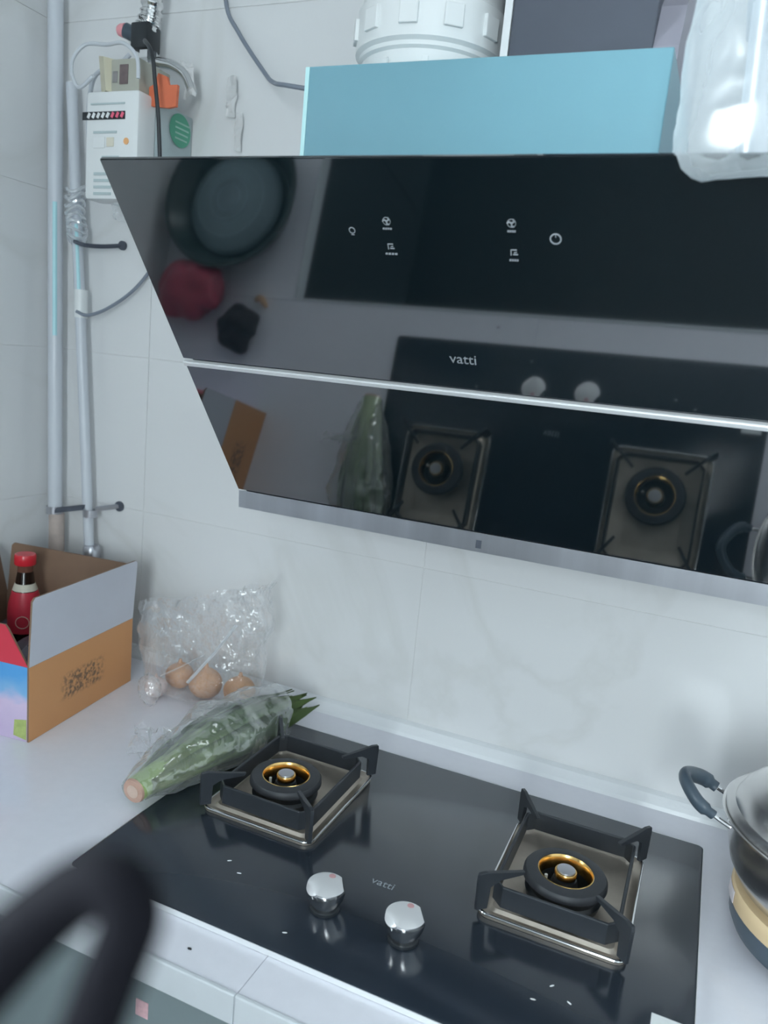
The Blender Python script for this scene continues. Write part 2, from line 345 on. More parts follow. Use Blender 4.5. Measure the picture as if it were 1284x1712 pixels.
def hobset(cx, cy, tx0, tx1, ty0, ty1):
    t = BM(); L_ = []
    for ins, z in ((0, HZ+.0003), (0, HZ+.004), (.0022, HZ+.0062), (.0045, HZ+.0050), (.007, HZ+.0030), (.012, HZ+.0028), (.016, HZ+.0065), (.020, HZ+.0055), (.040, HZ+.0010), (.042, HZ+.0008)):
        L_.append([(x, y, z) for x, y in rrect(tx0+ins, tx1-ins, ty0+ins, ty1-ins, max(.016-ins*.5, .005))])
    loft(t, L_, caps=(True, True)); dp = obj('drip_tray', t, PAN, hob, smooth=True); dp['label'] = 'stainless drip tray with brown stains'
    t = BM(); L_ = [[(x, y, z) for x, y in rrect(tx0+i, tx1-i, ty0+i, ty1-i, .015)] for i, z in ((-.0004, HZ+.0040), (-.0008, HZ+.0050), (-.0003, HZ+.0062), (.0008, HZ+.0066), (.0018, HZ+.0064))]
    loft(t, L_); obj('rim', t, CHROME, dp, smooth=True)
    # burner
    bu = bpy.data.objects.new('burner', None); bu.location = Vector((cx, cy, HZ))-wloc(hob); link(bu, hob)
    obj('burner_base', lathe(BM(), [(.0, HZ+.001), (.047, HZ+.001), (.050, HZ+.012), (.046, HZ+.016), (.046, HZ+.022), (.0505, HZ+.026), (.0505, HZ+.029), (.034, HZ+.029), (.0335, HZ+.004), (0, HZ+.004)], (cx, cy, 0), 48), BLACKP, bu, smooth=True)
    obj('burner_cap', lathe(BM(), [(.0365, .0375), (.038, .0345), (.0520, .0345), (.0545, .037), (.0540, .043), (.0515, .0465), (.040, .0485), (.0365, .0480)], (cx, cy, 0), 56, close=True), IRON2, bu, smooth=True)
    q = BM(); lathe(q, [(.0325, .030), (.0360, .032), (.0362, .0478), (.0352, .0484), (.0328, .0445)], (cx, cy, 0), 48, close=True)
    br = obj('brass_ring', q, BRASS, bu, smooth=True); br['label'] = 'brass flame ring'
    obj('inner_burner', lathe(BM(), [(.0, .0122), (.0175, .0122), (.0175, .030), (.0150, .038), (.0, .040)], (cx, cy, 0), 36), BLACKP, bu, smooth=True)
    q = BM(); lathe(q, [(.0, .0405), (.0140, .0405), (.0146, .047), (.0138, .0486), (.0, .0488)], (cx, cy, 0), 32); obj('inner_cap', q, BRASS, bu, smooth=True)
    obj('inner_disc', lathe(BM(), [(.0, .0489), (.0122, .0489), (.0118, .0505), (.0, .0510)], (cx, cy, 0), 28), STEEL, bu, smooth=True)
    q = BM(); tube(q, [(cx-.0235, cy-.006, .0125), (cx-.0235, cy-.006, .038)], .0022, 8); ig = obj('igniter', q, WPLA, bu, smooth=True); ig['label'] = 'white ceramic igniter pin'
    # pan support: a square band with chamfered corners and four finned corner prongs
    fx0, fx1, fy0, fy1 = tx0+.013, tx1-.013, ty0+.015, ty1-.015; ch = .014
    def oct_(i): 
        return [(fx0+ch, fy0+i), (fx1-ch, fy0+i), (fx1-i, fy0+ch), (fx1-i, fy1-ch), (fx1-ch, fy1-i), (fx0+ch, fy1-i), (fx0+i, fy1-ch), (fx0+i, fy0+ch)]
    q = BM(); loft(q, [[(x, y, z) for x, y in oct_(i)] for i, z in ((0, .0185), (0, .0450), (.001, .0462), (.0035, .0462), (.0045, .0450), (.0045, .0185))], close=True)
    ps = obj('pan_support', q, IRON, hob)
    mx, my = (fx0+fx1)/2, (fy0+fy1)/2
    for sx in (-1, 1):
        for sy in (-1, 1):
            co_ = Vector((mx+sx*(tx1-tx0)/2*1.01, my+sy*(ty1-ty0)/2*1.01, 0)); dirn = Vector((cx, cy, 0))-co_; dirn.normalize(); s = Vector((-dirn.y, dirn.x, 0))*.0028
            prof = [(0, .0155), (.016, .0155), (.0165, .046), (.030, .0535), (.064, .0545), (.066, .0590), (.030, .0635), (.010, .0670), (0, .0660), (-.0012, .060)]
            q = BM(); poly(q, [co_+dirn*d-s+Vector((0, 0, z)) for d, z in prof], s*2)
            bmesh.ops.bevel(q, geom=q.edges[:], offset=.0007, segments=1, affect='EDGES'); obj('prong', q, IRON, ps)
hobset(.1545, -.330, .066, .247, -.421, -.200)
hobset(.5810, -.340, .489, .672, -.430, -.200)
def knob(cx, cy):
    q = BM(); lathe(q, [(0, HZ+.004), (.0160, HZ+.004), (.0175, .016), (.0225, .026), (.0248, .0365), (.0238, .0410), (.012, .0450), (.0, .0455)], (cx, cy, 0), 48)
    a0 = -2.25                               # one wide slanted facet cut into the front left of the round head
    nf = Vector((math.cos(a0)*.74, math.sin(a0)*.74, .67)).normalized(); pf_ = Vector((cx, cy, 0))+Vector((math.cos(a0)*.0165, math.sin(a0)*.0165, .0445))
    bmesh.ops.bisect_plane(q, geom=q.verts[:]+q.edges[:]+q.faces[:], plane_co=pf_, plane_no=nf, clear_outer=True)
    bmesh.ops.holes_fill(q, edges=[e for e in q.edges if e.is_boundary])
    a1 = .55; nf = Vector((math.cos(a1), math.sin(a1), .35)).normalized(); pf_ = Vector((cx, cy, 0))+Vector((math.cos(a1)*.0195, math.sin(a1)*.0195, .0425))
    bmesh.ops.bisect_plane(q, geom=q.verts[:]+q.edges[:]+q.faces[:], plane_co=pf_, plane_no=nf, clear_outer=True)
    bmesh.ops.holes_fill(q, edges=[e for e in q.edges if e.is_boundary])
    q.normal_update(); bmesh.ops.recalc_face_normals(q, faces=q.faces)
    for f in q.faces: f.material_index = 0 if f.normal.z > .38 else 1
    k = obj('knob', q, [KNOBM, CHROME], hob, smooth=True); k['label'] = 'satin silver control knob with a slanted facet'
    q = BM(); lathe(q, [(0, HZ+.0002), (.0185, HZ+.0002), (.0185, HZ+.0038), (0, HZ+.0038)], (cx, cy, 0), 36); obj('knob_skirt', q, BLACKP, k, smooth=True)
    q = BM(); lathe(q, [(0, .0440), (.0042, .0440), (.0042, .0452), (0, .0452)], (cx+.001, cy+.013, 0), 12); obj('mark', q, REDMARK, k)
knob(.3205, -.5160); knob(.4255, -.5165)
lg = obj('logo', text_bm('vatti', .0185, (.3655, -.4365, HZ+.0003), (1, 0, 0), (0, 1, 0), .0002), mat('logo_grey', (.28, .31, .33), .4), hob); lg['label'] = 'grey printed lettering'

# ---------------- range hood ----------------
HX0, HX1 = -.0445, .862
T = Vector((0, -.5377, .873)); Bq = Vector((0, -.2028, .4433)); dv = (T-Bq); Lh = dv.length; ud = dv/Lh; nn = Vector((0, -ud.z, ud.y))
def hp(x, s, d=0): return Vector((x, 0, 0))+Bq+ud*s+nn*d
sS = (Vector((0, -.3618, .6452))-Bq).length
hood = thing('range_hood', 'slanted black glass range hood above the hob', 'range hood', (.41, -.27, .40))
def slabq(s0, s1, x0, x1, d0, d1, bev=.0012):
    q = BM(); poly(q, [hp(x0, s0, d0), hp(x1, s0, d0), hp(x1, s1, d0), hp(x0, s1, d0)], nn*(d1-d0))
    if bev: bmesh.ops.bevel(q, geom=q.edges[:], offset=bev, segments=2, affect='EDGES')
    return q
obj('upper_glass', slabq(sS+.006, Lh, HX0, HX1, -.006, 0), BGLASS, hood, smooth=True)
obj('lower_glass', slabq(0, sS-.006, HX0, HX1, -.006, 0), BGLASS, hood, smooth=True)
q = slabq(sS-.0045, sS+.0035, HX0, HX1, -.004, .0045, .0015)
t_ = obj('trim_strip', q, ALU, hood, smooth=True); t_['label'] = 'bright silver strip between the glass panels'
q = BM(); yb, zb = Bq.y, Bq.z
poly(q, [(HX0+.002, yb+.002, zb-.001), (HX0+.002, yb-.0005, zb-.001), (HX0+.002, yb+.0015, zb-.030), (HX0+.002, yb+.012, zb-.0315), (HX0+.002, yb+.012, zb-.004)], (HX1-HX0-.004, 0, 0))
sp = obj('steel_strip', q, STEEL, hood); sp['label'] = 'brushed steel bottom strip with a small display'
dsp = obj('display', bx(.370, .378, yb-.0008, yb+.002, zb-.024, zb-.012), DSTEEL, sp)
q = BM(); px = [(yb+.013, zb-.029), (yb+.013, zb-.006), (T.y+.02, T.z-.012), (T.y+.07, T.z-.004), (-.012, T.z-.004), (-.012, zb+.05), (-.06, zb-.0)]
poly(q, [(HX0+.010, y, z) for y, z in px], (HX1-HX0-.02, 0, 0)); obj('body', q, DSTEEL, hood)
# filmed upper housing, its pale folded edge, dark duct cover and white outlet collar
BX0, BX1, BY, BZ = .121, .560, -.3595, 1.026
hb = obj('housing', bx(BX0, BX1, BY, -.012, T.z-.004, BZ, bev=.0015), BLUE, hood); hb['label'] = 'steel housing still covered in blue protective film'
obj('film_edge', bx(BX0-.001, BX0+.0045, BY-.0012, BY-.0002, T.z-.003, BZ-.001), BLUEEDGE, hb)
dc = BM(); box(dc, .362, .529, -.30, -.012, BZ+.0003, 1.60, bev=.001); dco = obj('duct_cover', dc, DSTEEL, hood)
obj('duct_flange', bx(.352, .3612, -.302, -.292, BZ+.0003, 1.60), ALU, dco)
q = BM(); pr = [(-.298, BZ+.0004), (-.298, 1.05), (-.275, 1.10), (-.22, 1.155), (-.15, 1.20), (-.012, 1.22), (-.012, BZ+.0004)]
poly(q, [(.5292, y, z) for y, z in pr], (.028, 0, 0)); s = obj('duct_lit_side', q, MAUVE, hood)  # lighter duct side; the curved shadow edge is built into its outline
cc = (.235, -.235, 0)
q = BM(); lathe(q, [(.090, BZ+.0003), (.090, BZ+.028), (.094, BZ+.031), (.094, BZ+.036), (.099, BZ+.040), (.099, BZ+.090), (.093, BZ+.094), (.093, BZ+.30), (.088, BZ+.30), (.088, BZ+.0003)], cc, 56, close=True)
col = obj('outlet_collar', q, WPLA, hood, smooth=True); col['label'] = 'white ribbed plastic exhaust outlet collar'
for a in (-150, -118, -86, -54, -22, 10):
    ar = math.radians(a); r_ = .100
    q = bx(-.012, .012, -.003, .003, 0, .026, bev=.0012); q.transform(Matrix.Translation((cc[0]+r_*math.cos(ar), cc[1]+r_*math.sin(ar), BZ+.052)) @ Matrix.Rotation(ar+PI/2, 4, 'Z')); obj('clip', q, WPLA, col)
    q = bx(-.004, .004, -.0015, .0015, 0, .008, bev=.0005); q.transform(Matrix.Translation((cc[0]+(r_-.005)*math.cos(ar+.25), cc[1]+(r_-.005)*math.sin(ar+.25), BZ+.010)) @ Matrix.Rotation(ar+.25+PI/2, 4, 'Z')); obj('tab', q, WPLA, col)
# printed touch icons (ring + caption) and logo on the glass
def icon(x, z, kind, cap):
    s = (z-Bq.z)/ud.z; o = hp(x, s, .0003); q = BM()
    def at(a, c): return o+Vector((a, 0, 0))+ud*c
    def seg(pts, wd=.0009, closed=False):
        P = [at(*p) for p in pts]; tube(q, P+([P[0]] if closed else []), wd/2, 5)
    ring = [(.0048*math.cos(2*PI*k/14), .0048*math.sin(2*PI*k/14)) for k in range(14)]
    if kind == 'power': seg([(x_*1.1, y_*1.1) for x_, y_ in ring], .0016, True); seg([(0, .0015), (0, .0058)])
    elif kind == 'light': seg([(x_*.7, y_*.7+.001) for x_, y_ in ring], .0012, True); seg([(-.002, -.004), (.002, -.004)])
    elif kind == 'fan':
        for k in range(3):
            a = 2*PI*k/3+.5; seg([(0, 0), (.003*math.cos(a), .003*math.sin(a)), (.0045*math.cos(a+.6), .0045*math.sin(a+.6))], .0018)
        seg([(x_*.9, y_*.9) for x_, y_ in ring], .0007, True)
    else:
        seg([(-.003, -.003), (-.003, .003), (.003, .003)], .0014); seg([(-.001, -.002), (.004, -.002)], .0014); seg([(0, 0), (.003, .0005)], .0012)
    if cap: 
        for k in range(4): seg([(-cap/2+cap*k/4, -.0085), (-cap/2+cap*(k+.7)/4, -.0085)], .0022)
    obj('touch_icon', q, ICON, hood)
icon(.267, .810, 'light', 0); icon(.310, .820, 'fan', .011); icon(.310, .797, 'slot', .015); icon(.446, .821, 'fan', .009); icon(.447, .796, 'slot', .010); icon(.490, .809, 'power', 0)
s = (.6855-Bq.z)/ud.z
q = text_bm('vatti', .0195, hp(.3785, s, .0003), (1, 0, .0), ud, .0002); o = obj('logo', q, ICON, hood); o['label'] = 'grey printed lettering'

# ---------------- pipes, bracket, meter, valve in the corner ----------------
def pipe(label, p0, p1, r, seam):
    t = thing('water_pipe', label, 'pipe', p1)
    q = BM(); tube(q, [p0, p1], r, 20); o = obj('pipe_tube', q, PIPE, t, smooth=True)
    return t, o
pA, oA = pipe('thick white vertical pipe in the room corner', (-.638, -.036, 1.84), (-.607, -.036, .001), .0145, 0)
q = BM(); tube(q, [Vector((-.6225+.0095, -.036-.0108, .92)), Vector((-.6181+.0095, -.036-.0108, .66))], .0042, 8, flat=.4); f = obj('film_strip', q, TEALS, pA, smooth=True); f['label'] = 'turquoise strip of leftover film'
q = BM(); tube(q, [(-.6075, -.036, .285), (-.6070, -.036, .19)], .0165, 16); o = obj('wrap', q, mat('stained_tape', (.50, .42, .38), .4, var=.5, scale=30), pA, smooth=True); o['label'] = 'stained tape wrap'
pB, oB = pipe('thin white vertical pipe on the back wall beside the corner pipe', (-.587, -.034, 1.14), (-.500, -.034, .001), .0105, 0)
q = BM(); tube(q, [(-.568+.0068, -.034-.0078, .88), (-.557+.0068, -.034-.0078, .74)], .0035, 8, flat=.4); o = obj('film_strip', q, TEALS, pB, smooth=True); o['label'] = 'turquoise strip of leftover film'
q = BM(); lathe(q, [(.0, .70), (.0135, .70), (.0135, .755), (0, .755)], (-.553, -.034, 0), 16); obj('coupling', q, WPLA, pB, smooth=True)
q = BM(); lathe(q, [(.0, .205), (.018, .205), (.018, .225), (.014, .232), (0, .232)], (-.5105, -.034, 0), 18); obj('coupling', q, STEEL, pB, smooth=True)
br = thing('pipe_bracket', 'grey metal bracket bar clamping the two pipes above the carton', 'bracket', (-.56, -.036, .29))
q = BM(); tube(q, [(-.594, -.052, .296), (-.52, -.049, .314)], .0075, 4, flat=.35); obj('bar', q, DSTEEL, br)
for (x, z, r) in ((-.613, .292, .0175), (-.5155, .300, .014)):
    q = BM(); lathe(q, [(r-.0025, z-.008), (r, z-.008), (r, z+.008), (r-.0025, z+.008)], (x, -.036 if r > .015 else -.034, 0), 24, close=True); obj('clamp_ring', q, STEEL, br, smooth=True)
q = BM(); tube(q, [(-.505, -.030, .310), (-.470, -.001, .318)], .0055, 6); obj('wall_arm', q, STEEL, br); q = BM(); lathe(q, [(0, -.004), (.011, -.004), (.011, 0), (0, 0)], (-.467, -.0002, .3185), 14, axis='y'); obj('wall_plate', q, DSTEEL, br)
b2 = thing('wall_bracket', 'small grey pipe bracket on the wall left of the hood edge', 'bracket', (-.50, -.01, .83))
q = BM(); tube(q, spline([(-.560, -.046, .846), (-.535, -.049, .84), (-.515, -.022, .842), (-.480, -.002, .848)], 4), .0045, 6); obj('arm', q, DSTEEL, b2); q = BM(); lathe(q, [(0, -.006), (.009, -.006), (.009, 0), (0, 0)], (-.478, -.0002, .848), 14, axis='y'); obj('wall_plate', q, DSTEEL, b2)
q = BM()
ti = []
for k in range(60):
    a = k*.9; ti.append((-.5655+.017*math.cos(a)*(1+.3*math.sin(k)), -.038+.017*math.sin(a), .845+.0018*k+.006*math.sin(k*1.7)))
tube(q, spline(ti, 3), .0035, 6); tag(obj('plastic_tie', q, film('tie_film', base=.5, edge=.9, dif=.6)), 'clear crinkled plastic tie knotted around the thin pipe', 'plastic tie')
# gas meter
gm = thing('gas_meter', 'white gas meter with a digit counter window on the back wall', 'gas meter', (-.385, -.08, .915))
MX0, MX1, MY, MZ0, MZ1 = -.437, -.321, -.152, .905, 1.083
fc = obj('front_cover', bx(MX0, MX1, MY, -.105, MZ0, MZ1, bev=.006), WPLA, gm, smooth=True)
bd = obj('case', bx(MX0+.003, MX1-.001, -.1048, -.001, MZ0+.004, MZ1-.002, bev=.004), TEALP, gm, smooth=True); bd['label'] = 'grey-teal case behind the white cover'
q = bx(MX0-.006, MX1-.028, MY-.0012, MY-.0002, 1.036, 1.049); cw = obj('counter_window', q, BLACKP, fc)
for k in range(8):
    q = bx(-.0028, .0028, -.0005, .0005, -.0045, .0045); q.transform(Matrix.Translation((-.428+k*.0105, MY-.0016, 1.0428)) @ Matrix.Rotation(.5, 4, 'Y'))
    # digit wheels: last three red
    o = obj('digit_wheel', q, WPLA if k < 5 else mat('red_wheel', (.75, .12, .2), .4), gm)
for (x0, x1, z0, z1, M_) in ((-.418, -.366, 1.0135, 1.0175, 'g'), (-.418, -.392, .990, 1.008, 'w'), (-.388, -.372, .992, 1.007, 'c'), (-.398, -.36, .974, .977, 'g'), (-.425, -.35, 1.060, 1.063, 'g')):
    obj('raised_mark', bx(x0, x1, MY-.0014, MY-.0002, z0, z1, bev=.0004), {'g': TEALP, 'w': WPLA, 'c': CREAM}[M_], fc)
q = BM(); lathe(q, [(0, -.0014), (.0055, -.0014), (.0055, -.0002), (0, -.0002)], (-.345, MY, 1.0005), 16, axis='y'); obj('orange_sticker', q, mat('orange_dot', (.85, .45, .2), .5), fc)
for k in range(4): obj('vent_rib', bx(-.415, -.375, MY-.0016, MY-.0002, .912+k*.011, .917+k*.011, bev=.0006), TEALP, fc)
q = BM(); lathe(q, [(0, .0002), (.030, .0002), (.030, .0009), (0, .0009)], (MX1, -.040, 1.068), 28, axis='x'); 
for v in q.verts: v.co.z = 1.068-.020+(v.co.z-1.068)*.95
o = obj('green_sticker', q, GREEN, gm); o['label'] = 'round green sticker on the side'
q = BM()
for k in range(4): box(q, MX1+.001, MX1+.0014, -.055, -.020+.002*k, 1.032+k*.009, 1.035+k*.009)
obj('sticker_print', q, mat('pale_green', (.35, .6, .5), .5), gm)
# gas line: corrugated hose, black valve, couplings, cable with junction box
gv = thing('gas_valve', 'black gas valve with a pink button below the silver corrugated hose', 'valve', (-.40, -.06, 1.18))
obj('valve_body', bx(-.412, -.375, -.075, -.035, 1.178, 1.222, bev=.004), BLACKP, gv, smooth=True)
q = BM(); tube(q, [(-.412, -.058, 1.205), (-.432, -.064, 1.213)], .013, 16); obj('collar', q, GREYP, gv, smooth=True)
q = BM(); lathe(q, [(0, -.448), (.009, -.446), (.0115, -.440), (.0115, -.430), (0, -.430)], (0, -.064, 1.213), 18, axis='x'); obj('button', q, PINKP, gv, smooth=True)
ho = thing('corrugated_hose', 'silver corrugated gas hose rising above the black valve', 'hose', (-.385, -.055, 1.23))
q = BM(); n = 60
pts = spline([(-.392, -.055, 1.2225), (-.380, -.055, 1.30), (-.376, -.055, 1.84)], 40)
tube(q, pts, [.0165+.0035*(1 if k % 4 < 2 else 0) for k in range(len(pts))], 18); obj('hose_tube', q, CHROME, ho, smooth=True)
q = BM(); lathe(q, [(0, 1.136), (.015, 1.136), (.015, 1.146), (.011, 1.150), (.011, 1.160), (.017, 1.164), (.017, 1.177), (0, 1.177)], (-.385, -.055, 0), 6); cpn = obj('hex_coupling', q, CHROME, gv)
q = BM(); tube(q, spline([(-.365, -.055, 1.160), (-.335, -.05, 1.155), (-.31, -.045, 1.14), (-.295, -.045, 1.115)], 5), .009, 12); obj('elbow', q, CHROME, gv, smooth=True)
# crumpled foil strips right of the meter, their glint put into the colour
def crumple(bm, x0, x1, z0, z1, y, nx, nz, amp, seed, skew=0):
    g_ = []
    for j in range(nz+1):
        row = []
        for i in range(nx+1):
            u, v = i/nx, j/nz; p = Vector((x0+(x1-x0)*u+skew*v, y, z0+(z1-z0)*v)); d = noise.noise_vector(p*60+Vector((seed, 0, 0)))
            row.append(bm.verts.new(p+d*amp))
        g_.append(row)
    for j in range(nz):
        for i in range(nx): bm.faces.new((g_[j][i], g_[j][i+1], g_[j+1][i+1], g_[j+1][i]))
    r = bmesh.ops.solidify(bm, geom=bm.faces[:], thickness=.0008); return bm
GLINT = mat('foil_glint', (.95, .95, .95), .35, .2)  # near-white base colour stands for sun glint on the foil
tag(obj('foil_tape', crumple(BM(), -.310, -.285, 1.105, 1.165, -.045, 5, 10, .010, 1, -.012), GLINT), 'crumpled bright foil tape piece right of the orange tape', 'tape')
q = BM(); crumple(q, -.243, -.221, 1.078, 1.145, -.014, 4, 10, .005, 5); q2 = BM()
tag(obj('foil_tape', q, GLINT), 'tall bright foil strip on the wall between meter and blue housing', 'tape')
tag(obj('foil_tape', crumple(BM(), -.222, -.207, 1.02, 1.085, -.012, 3, 8, .004, 9), GLINT), 'thin bright foil strip just above the hood edge', 'tape')
q = BM(); outl = [(-.030, -.022), (.016, -.026), (.034, -.024), (.036, .010), (.016, .010), (.010, .024), (-.010, .030), (-.016, .014), (-.030, .008)]
poly(q, [(-.300+a*.9, -.120, 1.088+c) for a, c in outl], (0, .006, 0)); tag(obj('orange_tape', q, ORANGE), 'orange tape flag wrapped on the gas line above the green sticker', 'tape')
q = BM(); tube(q, spline([(-.376, -.0765, 1.185), (-.33, -.130, 1.165), (-.296, -.152, 1.135), (-.287, -.153, 1.09), (-.277, -.153, 1.03), (-.268, -.153, .93)], 5), .0036, 8); tag(obj('thin_rod', q, BLACKP, smooth=True), 'thin black rod hanging down the right side of the meter', 'rod')
jb = thing('junction_box', 'ivory junction box standing on top of the gas meter', 'junction box', (-.37, -.1, 1.084))
q = BM(); poly(q, [(-.418, -.135, 1.0835), (-.395, -.150, 1.0835), (-.402, -.150, 1.138), (-.426, -.135, 1.145)], (.03, .045, 0)); o = obj('side_flap', q, IVORY, jb)
bd2 = obj('box_body', bx(-.392, -.330, -.142, -.060, 1.0836, 1.136, bev=.003), mat('beige_grey', (.42, .42, .36), .5, var=.1, scale=30), jb, smooth=True)
obj('label_plate', bx(-.372, -.354, -.1432, -.1422, 1.095, 1.126), mat('brown_print', (.16, .12, .12), .6, var=.4, scale=90), jb)
obj('label_plate', bx(-.387, -.377, -.1432, -.1422, 1.098, 1.116), mat('grey_print', (.25, .24, .24), .6, var=.4, scale=90), jb)
q = BM(); tube(q, spline([(-.52, -.04, .955), (-.535, -.042, 1.05), (-.525, -.05, 1.115), (-.50, -.06, 1.145), (-.44, -.075, 1.150), (-.415, -.07, 1.17)], 6), .0042, 8)
tag(obj('cable', q, mat('pale_cable', (.55, .58, .63), .4), smooth=True), 'pale grey cable looping from beside the meter up to the black valve', 'cable')
q = BM(); tube(q, spline([(-.405, -.17, 1.10), (-.44, -.165, 1.085), (-.462, -.16, 1.11), (-.468, -.15, 1.14), (-.45, -.14, 1.163), (-.40, -.145, 1.158), (-.35, -.160, 1.152), (-.318, -.164, 1.128), (-.314, -.163, 1.095)], 6), .0033, 8)
tag(obj('cable', q, mat('pale_cable_b', (.6, .63, .67), .4), smooth=True), 'thin pale cable curling around the ivory junction box', 'cable')
q = BM(); tube(q, spline([(-.262, -.014, 1.40), (-.254, -.014, 1.27), (-.222, -.016, 1.215), (-.155, -.03, 1.143), (-.115, -.06, 1.115), (-.06, -.10, 1.095), (.119, -.16, 1.05)], 7), .0038, 8)
tag(obj('power_cable', q, CABLE, smooth=True), 'grey power cable curving down the wall to the blue housing', 'cable')
q = BM(); tube(q, spline([(-.552, -.047, .712), (-.53, -.040, .706), (-.49, -.030, .722), (-.44, -.02, .757), (-.40, -.015, .80), (-.36, -.015, .86), (-.28, -.015, .90), (-.15, -.02, .88), (-.0375, -.05, .80)], 6), .0034, 8)
tag(obj('cable', q, CABLE, smooth=True), 'dark grey cable swinging from the thin pipe to behind the hood', 'cable')
q = crumple(BM(), -.385, -.350, .875, .905, -.12, 4, 10, .006, 3, 0)
for v in q.verts: v.co.x += (.905-v.co.z)*.2-.02
tag(obj('plastic_scrap', q, FILM2), 'scrap of clear film hanging below the gas meter', 'plastic film')

# ---------------- cardboard carton ----------------
FR = Vector((-.291, -.403, 0)); BR = Vector((-.325, -.117, 0)); ey = (BR-FR).normalized(); ex = Vector((-ey.y, ey.x, 0)); Wc = .30; Dc = (BR-FR).length; Hc = .132
FL = FR+ex*Wc; BL = BR+ex*Wc
ct2 = thing('carton', 'open cardboard carton with an orange side and raised flaps, holding sauce bottles', 'carton', (FR+BR+FL+BL)/4)
zz = Vector((0, 0, 1)); th = .0035
def panel(name, a, b, z0, z1, inn, M, par=ct2, taper=0):
    q = BM(); a, b = Vector(a), Vector(b); d = (b-a).normalized()*taper
    P = [a+zz*z0, b+zz*z0, b-d+zz*z1, a+d+zz*z1]; vs = [q.verts.new(p+inn*0) for p in P]; vi = [q.verts.new(p+inn*th) for p in P]
    f0 = q.faces.new(vs); f1 = q.faces.new(vi[::-1])
    for k in range(4): q.faces.new((vs[k], vi[k], vi[(k+1) % 4], vs[(k+1) % 4]))
    M = M if isinstance(M, list) else [M, KRAFT]
    q.faces.ensure_lookup_table(); q.faces[0].material_index = 0
    for f in q.faces[1:]: f.material_index = 1
    return obj(name, q, M, par)
def face_print(name, fn):
    M = bpy.data.materials.new(name); M.use_nodes = True; nt = M.node_tree; b = nt.nodes['Principled BSDF']; b.inputs['Roughness'].default_value = .5; fn(nt, b, nt.nodes.new, nt.links.new); return M
def orange_fn(nt, b, N, L):          # orange board with a smudged dark ink stamp in the middle
    tc = N('ShaderNodeTexCoord'); mp = N('ShaderNodeMapping'); L(tc.outputs['Generated'], mp.inputs[0])
    sep = N('ShaderNodeSeparateXYZ'); L(mp.outputs[0], sep.inputs[0])
    nz = N('ShaderNodeTexNoise'); nz.inputs['Scale'].default_value = 140; nz.inputs['Detail'].default_value = 4; L(tc.outputs['Object'], nz.inputs[0])
    def band(sock, lo, hi, soft):
        a = N('ShaderNodeMapRange'); a.interpolation_type = 'SMOOTHSTEP'; a.inputs[1].default_value = lo; a.inputs[2].default_value = lo+soft; L(sock, a.inputs[0])
        c = N('ShaderNodeMapRange'); c.interpolation_type = 'SMOOTHSTEP'; c.inputs[1].default_value = hi-soft; c.inputs[2].default_value = hi; c.inputs[3].default_value = 1; c.inputs[4].default_value = 0; L(sock, c.inputs[0])
        m_ = N('ShaderNodeMath'); m_.operation = 'MULTIPLY'; L(a.outputs[0], m_.inputs[0]); L(c.outputs[0], m_.inputs[1]); return m_.outputs[0]
    y = band(sep.outputs['Y'], .25, .72, .10); z = band(sep.outputs['Z'], .26, .70, .10)
    m1 = N('ShaderNodeMath'); m1.operation = 'MULTIPLY'; L(y, m1.inputs[0]); L(z, m1.inputs[1])
    r = N('ShaderNodeMapRange'); r.inputs[1].default_value = .42; r.inputs[2].default_value = .60; L(nz.outputs[0], r.inputs[0])
    m2 = N('ShaderNodeMath'); m2.operation = 'MULTIPLY'; L(m1.outputs[0], m2.inputs[0]); L(r.outputs[0], m2.inputs[1])
    mx = N('ShaderNodeMix'); mx.data_type = 'RGBA'; mx.inputs[6].default_value = (.60, .29, .12, 1); mx.inputs[7].default_value = (.17, .10, .06, 1); L(m2.outputs[0], mx.inputs[0]); L(mx.outputs[2], b.inputs['Base Color'])
ORB = face_print('orange_board', orange_fn)
def pic_fn(nt, b, N, L):             # sky-blue to pink print
    tc = N('ShaderNodeTexCoord'); sep = N('ShaderNodeSeparateXYZ'); L(tc.outputs['Generated'], sep.inputs[0])
    nz = N('ShaderNodeTexNoise'); nz.inputs['Scale'].default_value = 6; L(tc.outputs['Generated'], nz.inputs[0])
    ad = N('ShaderNodeMath'); ad.operation = 'MULTIPLY_ADD'; ad.inputs[1].default_value = .25; L(nz.outputs[0], ad.inputs[0]); L(sep.outputs['Z'], ad.inputs[2])
    r = N('ShaderNodeValToRGB'); e = r.color_ramp.elements; e[0].position = .25; e[0].color = (.60, .48, .68, 1); e[1].position = .98; e[1].color = (.10, .36, .72, 1); k = e.new(.62); k.color = (.68, .55, .74, 1); k = e.new(.78); k.color = (.22, .46, .74, 1)
    L(ad.outputs[0], r.inputs[0]); L(r.outputs[0], b.inputs['Base Color'])
PIC = face_print('picture_board', pic_fn)
o = panel('side_panel', FR, BR, .0005, Hc, ex, ORB); o['label'] = 'orange side with a smudged dark stamp'
panel('side_panel', BL, FL, .0005, Hc, -ex, KRAFT)
o = panel('front_panel', FL+ey*.0002, FR+ey*.0002+ex*.0037, .0005, Hc, ey, PIC); o['label'] = 'front printed sky blue and pink'
panel('back_panel', BR+ex*.0037, BL-ex*.0037, .0005, Hc, -ey, KRAFT)
obj('bottom', poly(BM(), [FR+ex*.004+ey*.004+zz*.001, BR+ex*.004-ey*.004+zz*.001, BL-ex*.004-ey*.004+zz*.001, FL-ex*.004+ey*.004+zz*.001], zz*.003), KRAFT, ct2)
